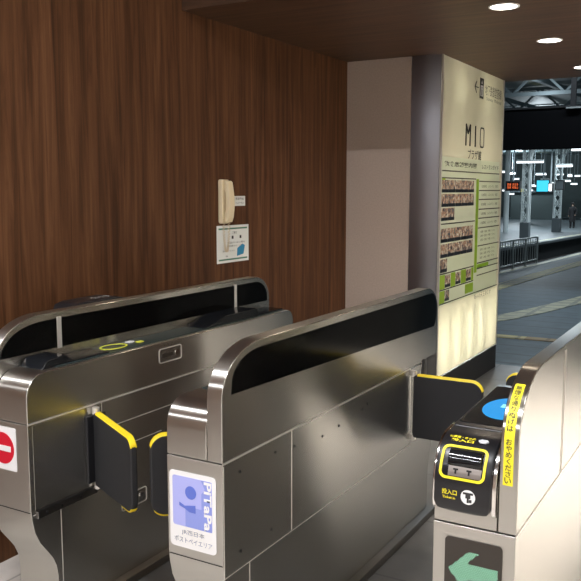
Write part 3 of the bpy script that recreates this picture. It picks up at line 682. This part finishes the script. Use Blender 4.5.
for z_, a, b in rows: box(bm, LX + 0.0021, LX + 0.0028, a, b, z_ - 0.0035, z_ + 0.0035)
obj('table_rules', bm, 'ink', gt)
def thumbs(y1, y2, z1, z2, n):
    wd = (y2 - y1) / n
    for i in range(n):
        p = obj('food_photo', bx(LX + 0.0021, LX + 0.003, y1 + i * wd, y1 + (i + 1) * wd - 0.006, z1, z2), 'print_photo', gt)
        p2 = obj('photo_caption', bx(LX + 0.0032, LX + 0.0038, y1 + i * wd, y1 + (i + 1) * wd - 0.006, z1, z1 + (z2 - z1) * 0.26), 'print_photo_dark', p)
thumbs(5.45, 6.18, 1.507, 1.587, 5); thumbs(5.45, 6.18, 1.415, 1.497, 5); thumbs(5.45, 5.73, 1.326, 1.407, 2)
thumbs(5.45, 6.18, 1.185, 1.275, 5); thumbs(5.45, 6.18, 1.087, 1.175, 5); thumbs(5.45, 5.60, 0.992, 1.078, 1)
for yy in (5.56, 5.79, 6.04):
    thumbs(yy, yy + 0.12, 0.888, 0.968, 1)
thumbs(5.56, 5.66, 0.798, 0.868, 1)
for gb_ in [bx(LX + 0.0021, LX + 0.0027, 5.45, 5.52, 1.57, 1.598), bx(LX + 0.0021, LX + 0.0027, 5.45, 5.555, 0.882, 0.975), bx(LX + 0.0021, LX + 0.0027, 5.685, 5.785, 0.882, 0.975), bx(LX + 0.0021, LX + 0.0027, 5.915, 6.035, 0.882, 0.975), bx(LX + 0.0021, LX + 0.0027, 6.165, 6.22, 0.882, 0.975), bx(LX + 0.0021, LX + 0.0027, 6.31, 6.62, 0.96, 0.985), bx(LX + 0.0021, LX + 0.0027, 5.45, 5.555, 0.79, 0.87), bx(LX + 0.0021, LX + 0.0027, 6.02, 6.22, 0.80, 0.865)]: obj('green_block', gb_, 'print_green', gt)
tx = []
for z_, s_, w_ in [(1.60 - 0.012, 'グルメ', 0.2)]: tx.append(text_bm(s_, GM, fit_h=0.022, center=(5.9, z_)))
for z_ in (1.55, 1.488, 1.42, 1.352, 1.285): tx.append(text_bm('お食事処　レストラン　喫茶', GM, fit_w=0.45, fit_h=0.02, center=(6.6, z_)))
for z_ in (1.22, 1.19, 1.16, 1.09, 1.06, 1.03): tx.append(text_bm('和食・洋食・中華・カフェ', GM, fit_w=0.40, fit_h=0.017, center=(6.58, z_)))
for t_ in tx: obj('table_lettering', t_, 'ink_grey', gt)
obj('footer_lettering', text_bm('あべの天王寺ミオ', LM(0.0015), fit_w=0.46, fit_h=0.04, center=(6.48, 0.70)), 'ink_grey', lb)
for o_ in [gt] + list(gt.children) + [c for g in gt.children for c in g.children]:
    off = wl(lb)
    for v in o_.data.vertices:
        Y_ = v.co.y + off.y; v.co.z = 0.77 + (v.co.z - 0.815) * 1.107; v.co.y = Y_ - 0.025 * max(6.9 - Y_, 0) / 1.4 - off.y

# ------------------------------------------------------------------ wall telephone, notice, label
ph = thing('wall_telephone', 'cream intercom telephone hung on the brown wooden wall', 'telephone', (WX, 3.82, 1.36))
obj('base_unit', prism_x(B(), rrect(3.748, 3.822, 1.362, 1.612, 0.012), WX + 0.0005, WX + 0.030), 'cream', ph, bevel=0.006)
prof = [(WX + 0.031, 1.602), (WX + 0.048, 1.606), (WX + 0.056, 1.594), (WX + 0.066, 1.53), (WX + 0.070, 1.465), (WX + 0.062, 1.40), (WX + 0.050, 1.368), (WX + 0.031, 1.372), (WX + 0.031, 1.42), (WX + 0.038, 1.435), (WX + 0.038, 1.54), (WX + 0.031, 1.552)]
obj('handset', prism(B(), [(a, b) for a, b in prof], (0, 3.822, 0), (1, 0, 0), (0, 0, 1), 0.056), 'cream', ph, bevel=0.007)
bm = B(); pts = []
N_ = 260
for i in range(N_ + 1):
    k = i / N_; a = k * PI
    cy_, cz_ = 3.795 - 0.028 * math.cos(a) * (1 - 0.2 * math.sin(a)), 1.365 - 0.165 * math.sin(a) ** 0.8 if 0 < k < 1 else 1.365
    ph_ = k * 2 * PI * 30
    pts.append((WX + 0.025 + 0.006 * math.cos(ph_), cy_ + 0.006 * math.sin(ph_), cz_))
tube(bm, pts, 0.0022, 5); obj('coiled_cord', bm, 'cream_dark', ph, smooth=80)
obj('screw', prism(B(), circ(3.758, 1.385, 0.003, n=8), (WX + 0.030, 0, 0), (0, 1, 0), (0, 0, 1), 0.001), 'cream_dark', ph)
nt_ = tag(obj('notice', bx(WX + 0.0003, WX + 0.0018, 3.732, 4.062, 1.132, 1.349), 'paper'), 'white paper notice with a blue box, on the wooden wall under the telephone', 'notice'); base_origin(nt_)
NM = lambda u, v, o: Vector((WX + 0.0024, u, v))
for z_ in (1.325, 1.146): obj('notice_band', bx(WX + 0.0019, WX + 0.0024, 3.75, 4.045, z_, z_ + 0.009), 'paper_green', nt_)
obj('blue_box', prism(B(), [(3.935, 1.165), (4.005, 1.175), (4.02, 1.225), (3.995, 1.235), (3.94, 1.212)], (WX + 0.0019, 0, 0), (0, 1, 0), (0, 0, 1), 0.0006), 'paper_blue', nt_)
obj('notice_lettering', merge([text_bm('ご案内', NM, fit_h=0.016, center=(3.91, 1.305)), text_bm('係員のいない時は', NM, fit_w=0.18, fit_h=0.012, center=(3.93, 1.247)), text_bm('受話器をとって', NM, fit_w=0.16, fit_h=0.011, center=(3.91, 1.228)), text_bm('お話しください', NM, fit_w=0.12, fit_h=0.010, center=(3.85, 1.20)), text_bm('駅長', NM, fit_h=0.010, center=(3.83, 1.17)),
     ]), 'ink', nt_)
for y_ in (3.882, 3.965): obj('notice_mark', bx(WX + 0.0019, WX + 0.0024, y_, y_ + 0.018, 1.269, 1.287), 'ink', nt_)
lbn = tag(obj('label_plate', bx(WX + 0.0003, WX + 0.0015, 3.90, 4.028, 1.46, 1.518), 'paper'), 'small white printed label on the wall right of the telephone', 'label'); base_origin(lbn)
obj('label_lettering', merge([text_bm('係員呼出', lambda u, v, o: Vector((WX + 0.002, u, v)), fit_w=0.085, fit_h=0.014, center=(3.968, 1.502)), text_bm('インターホン', lambda u, v, o: Vector((WX + 0.002, u, v)), fit_w=0.085, fit_h=0.012, center=(3.968, 1.478))]), 'ink', lbn)

# ------------------------------------------------------------------ ceiling lamps
names = ['round recessed ceiling downlight nearest the camera, above the middle gate', 'round recessed ceiling downlight, second from the camera', 'round recessed ceiling downlight at the right picture edge by the opening']
for i, (dx, dy) in enumerate(DOWN[:3]):
    t = thing('downlight', names[i], 'ceiling light', (dx, dy, CEIL), 'downlights in the wooden ceiling')
    bm = B(); mfn = lambda u, v, o: Vector((dx + u, dy + v, CEIL - 0.001 - o))
    frame_strip(bm, circ(0, 0, 0.078, n=40), circ(0, 0, 0.066, n=40), lambda u, v, o: Vector((dx + u, dy + v, CEIL - 0.0005 - o * 2))); obj('trim_ring', bm, 'white', t)
    obj('lamp_disc', prism(B(), circ(0, 0, 0.0655, n=40), (dx, dy, CEIL - 0.0035), (1, 0, 0), (0, 1, 0), 0.003), 'lamp_face', t)
blab = ['linear ceiling light on the wooden-wall side, over the gate entrances', 'linear ceiling light on the right-wall side, over the gate entrances', 'linear light hung on rods on the wooden-wall side, farthest from the gates', 'linear light hung on rods in the middle of the hall, behind the viewer', 'unseen linear light added beside the right wall, nearest the lowered wooden ceiling']
for i, (tx_, ty_, tz_) in enumerate(TUBES):
    t = thing('batten_light', blab[i], 'ceiling light', (tx_, ty_, tz_), 'linear ceiling lights')
    obj('housing', bx(tx_ - 0.65, tx_ + 0.65, ty_ - 0.05, ty_ + 0.05, tz_ - 0.03, tz_ - 0.0005), 'white', t)
    obj('diffuser', bx(tx_ - 0.6, tx_ + 0.6, ty_ - 0.03, ty_ + 0.03, tz_ - 0.04, tz_ - 0.031), 'batten_face', t)
    if tz_ < HI:
        for dx_ in (-0.45, 0.45): obj('hanging_rod', tube(B(), [(tx_ + dx_, ty_, tz_ - 0.002), (tx_ + dx_, ty_, HI - 0.0005)], 0.006, 8), 'white', t)

# ------------------------------------------------------------------ big hanging sign outside
hs = thing('hanging_signboard', 'large black signboard hanging over the plaza beyond the ceiling edge', 'signboard', (-2.2, 12.05, 2.15))
obj('board', bx(-3.35, -0.9, 12.0, 12.22, 2.148, 2.72), 'sign_black', hs, bevel=0.01)
obj('top_rail', bx(-3.37, -0.88, 11.98, 12.24, 2.722, 2.745), 'black_matte', hs)
obj('hanger_post', bx(-2.39, -2.32, 12.08, 12.15, 2.745, 4.9), 'black_matte', hs)
obj('hanger_post', bx(-1.19, -1.12, 12.08, 12.15, 2.745, 4.9), 'black_matte', hs)
obj('sign_lamp_bar', bx(-2.42, -2.2, 11.93, 11.98, 2.70, 2.72), 'rail_metal', hs)

# ------------------------------------------------------------------ fence on the lower ground
fx0, fy0, fx1, fy1 = -6.9, 25.0, -6.62, 28.8
fn = thing('railing', 'grey metal railing standing at the track edge beyond the sign box', 'railing', (-6.7, 27, LOW))
def fp(k): return (fx0 + (fx1 - fx0) * k, fy0 + (fy1 - fy0) * k)
FH = 0.93
for zz, wd in ((FH, 0.05), (FH - 0.16, 0.03), (0.14, 0.04)):
    a, b = fp(0), fp(1); obj('rail', bar(B(), (*a, LOW + zz), (*b, LOW + zz), wd), 'rail_metal', fn)
for i in range(4):
    a = fp(i / 3); obj('post', bar(B(), (*a, LOW), (*a, LOW + FH), 0.06), 'rail_metal', fn)
for i in range(1, 15):
    if i % 5 == 0: continue
    a = fp(i / 15); obj('baluster', bar(B(), (*a, LOW + 0.14), (*a, LOW + FH), 0.022), 'rail_metal', fn)

# ------------------------------------------------------------------ lattice columns on the far platform
def lattice(bm, x, y, z0, z1, wd, n):
    h = (z1 - z0) / n
    for i in range(n):
        a, b = z0 + i * h, z0 + (i + 1) * h
        for yy in (y - wd / 2, y + wd / 2):
            bar(bm, (x - wd / 2, yy, a), (x + wd / 2, yy, b), 0.032) ; bar(bm, (x + wd / 2, yy, a), (x - wd / 2, yy, b), 0.032)
    return bm
cols = [(-10.75, 43.8, 'lattice steel column nearest the camera on the far platform, left of the cyan screen', 0.36), (-10.65, 51.2, 'lattice steel column between the cyan screen and the standing person', 0.38), (-10.4, 61, 'lattice steel column right of the standing person at the picture edge', 0.55)]
for (x, y, lab, wd) in cols:
    t = thing('lattice_column', lab, 'column', (x, y, LOW), 'lattice columns of the station roof')
    zb_ = LOW + 0.85; top = 4.88
    for sx_ in (-1, 1):
        for sy_ in (-1, 1): obj('corner_post', bar(B(), (x + sx_ * wd / 2, y + sy_ * wd / 2, zb_), (x + sx_ * wd / 2, y + sy_ * wd / 2, top), 0.06), 'column_white', t)
    obj('lacing', lattice(B(), x, y, zb_, top, wd, 8), 'column_white', t)
    obj('grey_casing', bx(x - wd / 2 - 0.06, x + wd / 2 + 0.06, y - wd / 2 - 0.06, y + wd / 2 + 0.06, LOW, zb_), 'column_grey', t, bevel=0.02)
    # curved bracket to the roof
    br_ = []
    for k in range(9):
        a = math.radians(90 * k / 8); br_.append((x + wd / 2 + 1.7 * (1 - math.cos(a)), y, 3.0 + 1.75 * math.sin(a)))
    obj('curved_bracket', tube(B(), br_, 0.07, 6), 'column_white', t)
    bm = B()
    for k in range(0, 8): bar(bm, br_[k], (br_[k + 1][0], y, 4.78) if k % 2 else (x + wd / 2, y, br_[k][2] + 0.25), 0.05)
    obj('bracket_web', bm, 'column_white', t)
for x, y, lab in ((-13.2, 49, 'plain pale round post behind the orange departure board'), (-14.0, 49.3, 'plain pale round post left behind the orange departure board, next to its twin'), (-15.5, 64, 'thin pale post far behind the cyan screen')):
    bm = B(); tube(bm, [(x, y, LOW), (x, y, 4.88)], 0.16, 12); tag(base_origin(obj('station_post', bm, 'column_white', smooth=60)), lab, 'post')

# roof trusses
tr = [(22.5, -9), (27, -10), (33, -12), (41, -14), (50, -16)]
for i, (y, xa) in enumerate(tr):
    t = thing('roof_truss', ['nearest', 'second', 'third', 'fourth', 'farthest'][i] + ' grey steel truss crossing under the station roof', 'truss', (-4, y, 4.3), 'trusses under the station roof')
    obj('bottom_chord', bar(B(), (xa - 4, y, 4.15), (6, y, 4.15), 0.10), 'truss', t)
    obj('top_chord', bar(B(), (xa - 4, y, 4.82), (6, y, 4.82), 0.10), 'truss', t)
    bm = B(); x = xa - 4
    while x < 5.5:
        bar(bm, (x, y, 4.15), (x + 0.7, y, 4.82), 0.06); bar(bm, (x + 0.7, y, 4.82), (x + 1.4, y, 4.15), 0.06); x += 1.4
    obj('web', bm, 'truss', t)
for i, x in enumerate((-10.0, -7.6, -5.2, -2.8)):
    bm = B(); bar(bm, (x - 0.3, 20, 4.55), (x + 2.2, 62, 4.55), 0.14); tag(obj('roof_purlin', bm, 'truss'), ['leftmost', 'second from left', 'third from left', 'rightmost'][i] + ' long steel beam running away under the station roof', 'beam', 'long beams under the station roof')

# far signs and tube lamps
yaw = math.radians(30.1); pit = math.atan(0.125)
Fh = Vector((-math.sin(yaw), math.cos(yaw), 0)); Rv = Vector((math.cos(yaw), math.sin(yaw), 0))
def away(px, py, y):
    """world point at depth y seen along a given bearing (used once to survey the lamp positions)"""
    F = Fh * math.cos(pit) - Vector((0, 0, 1)) * math.sin(pit); U = Fh * math.sin(pit) + Vector((0, 0, 1)) * math.cos(pit)
    d = F + Rv * (px - 290.5) / 800 - U * (py - 290.5) / 800
    return Vector((0, 0, CAM_H)) + d * (y / d.y)
lamps = [(530, 162, 26, 42, 'wide strip lamp above the first lattice column'), (564.5, 166, 15, 46, 'strip lamp above the second lattice column'), (578, 149.5, 12, 34, 'bright strip lamp at the right picture edge under the black signboard'),
         (541, 174.3, 10, 60, 'small strip lamp above the cyan screen'), (545, 180, 8, 68, 'short strip lamp just above the cyan screen, lower of two'), (505.5, 172, 7, 56, 'small strip lamp beside the sign box edge'),
         (516, 179, 6, 64, 'short strip lamp above the orange departure board'), (567, 181, 7, 62, 'small strip lamp above the standing person'), (574, 184, 6, 66, 'small strip lamp right above the standing person'),
         (570, 176, 4, 56, 'tiny strip lamp right of the second lattice column'), (505, 190.5, 5, 60, 'low strip lamp left of the orange departure board'), (526, 190.3, 13, 66, 'low strip lamp right of the orange departure board'),
         (554, 183, 5, 64, 'tiny strip lamp between the cyan screen and the second lattice column'), (512, 174, 6, 70, 'faint strip lamp high above the orange departure board'), (577.5, 176, 5, 70, 'tiny high strip lamp at the right picture edge'),
         (560, 174.5, 7, 70, 'faint strip lamp behind the second lattice column'), (534, 186, 4, 72, 'tiny strip lamp just left of the cyan screen'), (511, 194, 6, 67, 'lowest small strip lamp under the orange departure board')]
for px, py, wp, y, lab in lamps:
    c = away(px, py, y); hw = wp / 2 / 800 * (c - Vector((0, 0, CAM_H))).dot(Fh)
    t = thing('strip_lamp', lab, 'strip lamp', c, 'strip lamps over the platforms')
    obj('tube', bx(c.x - hw, c.x + hw, c.y - 0.06, c.y + 0.06, c.z - 0.05, c.z + 0.03), 'tube_far', t)
    obj('reflector', prism_x(B(), [(c.y - 0.16, c.z + 0.031), (c.y + 0.16, c.z + 0.031), (c.y + 0.06, c.z + 0.12), (c.y - 0.06, c.z + 0.12)], c.x - hw, c.x + hw), 'column_white', t)
    if c.z < 4.8: obj('drop_rod', bar(B(), (c.x, c.y, c.z + 0.12), (c.x, c.y, 4.9), 0.03), 'truss', t)
def far_sign(name, x0, x1, yt, yb, y, m, lab, cat, letters=None, lm='gap'):
    a = away(x0, yt, y); b = away(x1, yb, y)
    t = thing(name, lab, cat, ((a.x + b.x) / 2, y, b.z))
    obj('casing', bx(a.x - 0.05, b.x + 0.05, y + 0.01, y + 0.25, b.z - 0.05, a.z + 0.05), 'black_matte', t)
    f = obj('face', bx(a.x, b.x, y - 0.01, y + 0.009, b.z, a.z), m, t)
    if letters:
        obj('lettering', text_bm(letters, lambda u, v, o: Vector((u, y - 0.02, v)), fit_w=(b.x - a.x) * 0.86, fit_h=(a.z - b.z) * 0.7, center=((a.x + b.x) / 2, (a.z + b.z) / 2)), lm, f)
    obj('hanger', bar(B(), ((a.x + b.x) / 2, y + 0.12, a.z + 0.05), ((a.x + b.x) / 2, y + 0.12, 4.9), 0.06), 'truss', t)
far_sign('departure_board', 506.5, 519, 182, 190, 40, 'sign_black', 'orange-lit departure board hanging over the platform beside the sign box', 'departure board', '普通  天王寺\n快速  和歌山', 'led_orange')
far_sign('display_screen', 537, 548.5, 180.5, 191.5, 47, 'screen_cyan', 'cyan-lit screen between the two nearest lattice columns', 'screen')
far_sign('lit_panel', 549, 551.5, 184, 191, 45, 'tube_far', 'small white lit panel right beside the cyan screen', 'lit panel')
far_sign('lit_panel', 521, 524, 188.5, 191.5, 46, 'lamp_yellow', 'small yellow lit panel right of the orange departure board', 'lit panel')
far_sign('hanging_sign', 556, 563, 181, 189, 48, 'column_grey', 'dull grey hanging sign in front of the second lattice column', 'sign')
# kiosk-like dark blocks far back on the platform
for (x0, x1, y, h, lab) in ((-19, -15.3, 72, 2.4, 'dark kiosk far back behind the first lattice column'), (-13.0, -11.2, 73, 2.6, 'dark kiosk far back behind the standing person')):
    t = thing('kiosk', lab, 'kiosk', ((x0 + x1) / 2, y + 1, LOW))
    obj('walls', bx(x0, x1, y, y + 2, LOW, LOW + h), 'far_dark', t); obj('roof', bx(x0 - 0.2, x1 + 0.2, y - 0.2, y + 2.2, LOW + h, LOW + h + 0.15), 'column_grey', t)

# ------------------------------------------------------------------ standing person
pc = away(572, 228, 30); k_ = (CAM_H - LOW) / (CAM_H - pc.z); pp_ = Vector((0, 0, CAM_H)) + (pc - Vector((0, 0, CAM_H))) * k_
px_, py_ = pp_.x, pp_.y
pn = thing('person', 'person in a long dark coat standing on the far platform right of the lattice column', 'person', (px_, py_, LOW))
def ell_stack(secs, n=16):
    bm = B(); rings = []
    for (cx, cy, z, rx, ry) in secs: rings.append([bm.verts.new((px_ + cx + rx * math.cos(2 * PI * i / n), py_ + cy + ry * math.sin(2 * PI * i / n), LOW + z)) for i in range(n)])
    for a, b in zip(rings, rings[1:]):
        for i in range(n): bm.faces.new((a[i], a[(i + 1) % n], b[(i + 1) % n], b[i]))
    bm.faces.new(rings[0][::-1]); bm.faces.new(rings[-1]); return bm
# skinned body
me = bpy.data.meshes.new('body')
V = [(0, 0, 0.92), (0, 0, 1.15), (0, 0, 1.36), (0, 0, 1.46), (0, -0.01, 1.56), (0, -0.01, 1.64), (0.10, 0, 0.85), (0.11, 0, 0.48), (0.11, 0.01, 0.09), (0.12, -0.12, 0.045), (-0.10, 0, 0.85), (-0.11, 0, 0.48), (-0.11, 0.01, 0.09), (-0.12, -0.12, 0.045),
     (0.19, 0, 1.34), (0.24, 0.0, 1.08), (0.20, -0.12, 0.90), (0.17, -0.16, 0.84), (-0.19, 0, 1.34), (-0.24, 0.0, 1.08), (-0.24, -0.05, 0.84), (-0.24, -0.07, 0.76)]
Ed = [(0, 1), (1, 2), (2, 3), (3, 4), (4, 5), (0, 6), (6, 7), (7, 8), (8, 9), (0, 10), (10, 11), (11, 12), (12, 13), (2, 14), (14, 15), (15, 16), (16, 17), (2, 18), (18, 19), (19, 20), (20, 21)]
Rd = [0.14, 0.13, 0.14, 0.055, 0.085, 0.08, 0.085, 0.06, 0.04, 0.035, 0.085, 0.06, 0.04, 0.035, 0.055, 0.045, 0.032, 0.03, 0.055, 0.045, 0.032, 0.03]
me.from_pydata([(a, b, c) for a, b, c in V], Ed, []); body = bpy.data.objects.new('body', me); C.objects.link(body); body.parent = pn
sk = body.modifiers.new('skin', 'SKIN'); ss = body.modifiers.new('sub', 'SUBSURF'); ss.levels = ss.render_levels = 1
for i, v in enumerate(me.skin_vertices[0].data): v.radius = (Rd[i], Rd[i]); v.use_root = (i == 0)
dg = bpy.context.evaluated_depsgraph_get(); bme = bpy.data.meshes.new_from_object(body.evaluated_get(dg)); body.modifiers.clear(); body.data = bme
bme.materials.clear(); bme.materials.append(M['skin']); bme.shade_smooth()
obj('long_coat', ell_stack([(0, 0, 0.42, 0.22, 0.19), (0, 0, 0.7, 0.20, 0.17), (0, 0, 0.98, 0.175, 0.15), (0, 0, 1.15, 0.19, 0.155), (0, 0, 1.34, 0.225, 0.155), (0, 0, 1.43, 0.14, 0.12), (0, 0, 1.49, 0.075, 0.075)]), 'coat', pn, smooth=80)
for sx_, pts_ in ((1, [(0.18, 0, 1.36), (0.25, 0, 1.08), (0.21, -0.11, 0.90)]), (-1, [(-0.18, 0, 1.36), (-0.25, 0, 1.08), (-0.245, -0.05, 0.86)])):
    obj('coat_sleeve', tube(B(), [(px_ + a, py_ + b, LOW + c) for a, b, c in pts_], 0.062, 10), 'coat', pn, smooth=80)
obj('hair', ell_stack([(0, 0.02, 1.55, 0.10, 0.09), (0, 0.01, 1.66, 0.105, 0.105), (0, 0, 1.73, 0.085, 0.09), (0, 0, 1.76, 0.03, 0.03)]), 'hair', pn, smooth=80)
for s_ in (-1, 1):
    obj('trouser_leg', tube(B(), [(px_ + 0.10 * s_, py_, LOW + 0.80), (px_ + 0.11 * s_, py_, LOW + 0.45), (px_ + 0.11 * s_, py_ + 0.01, LOW + 0.10)], 0.075, 10), 'coat', pn, smooth=80)
    obj('shoe', bx(px_ + 0.11 * s_ - 0.045, px_ + 0.11 * s_ + 0.045, py_ - 0.17, py_ + 0.07, LOW + 0.001, LOW + 0.10), 'shoe', pn, bevel=0.02)
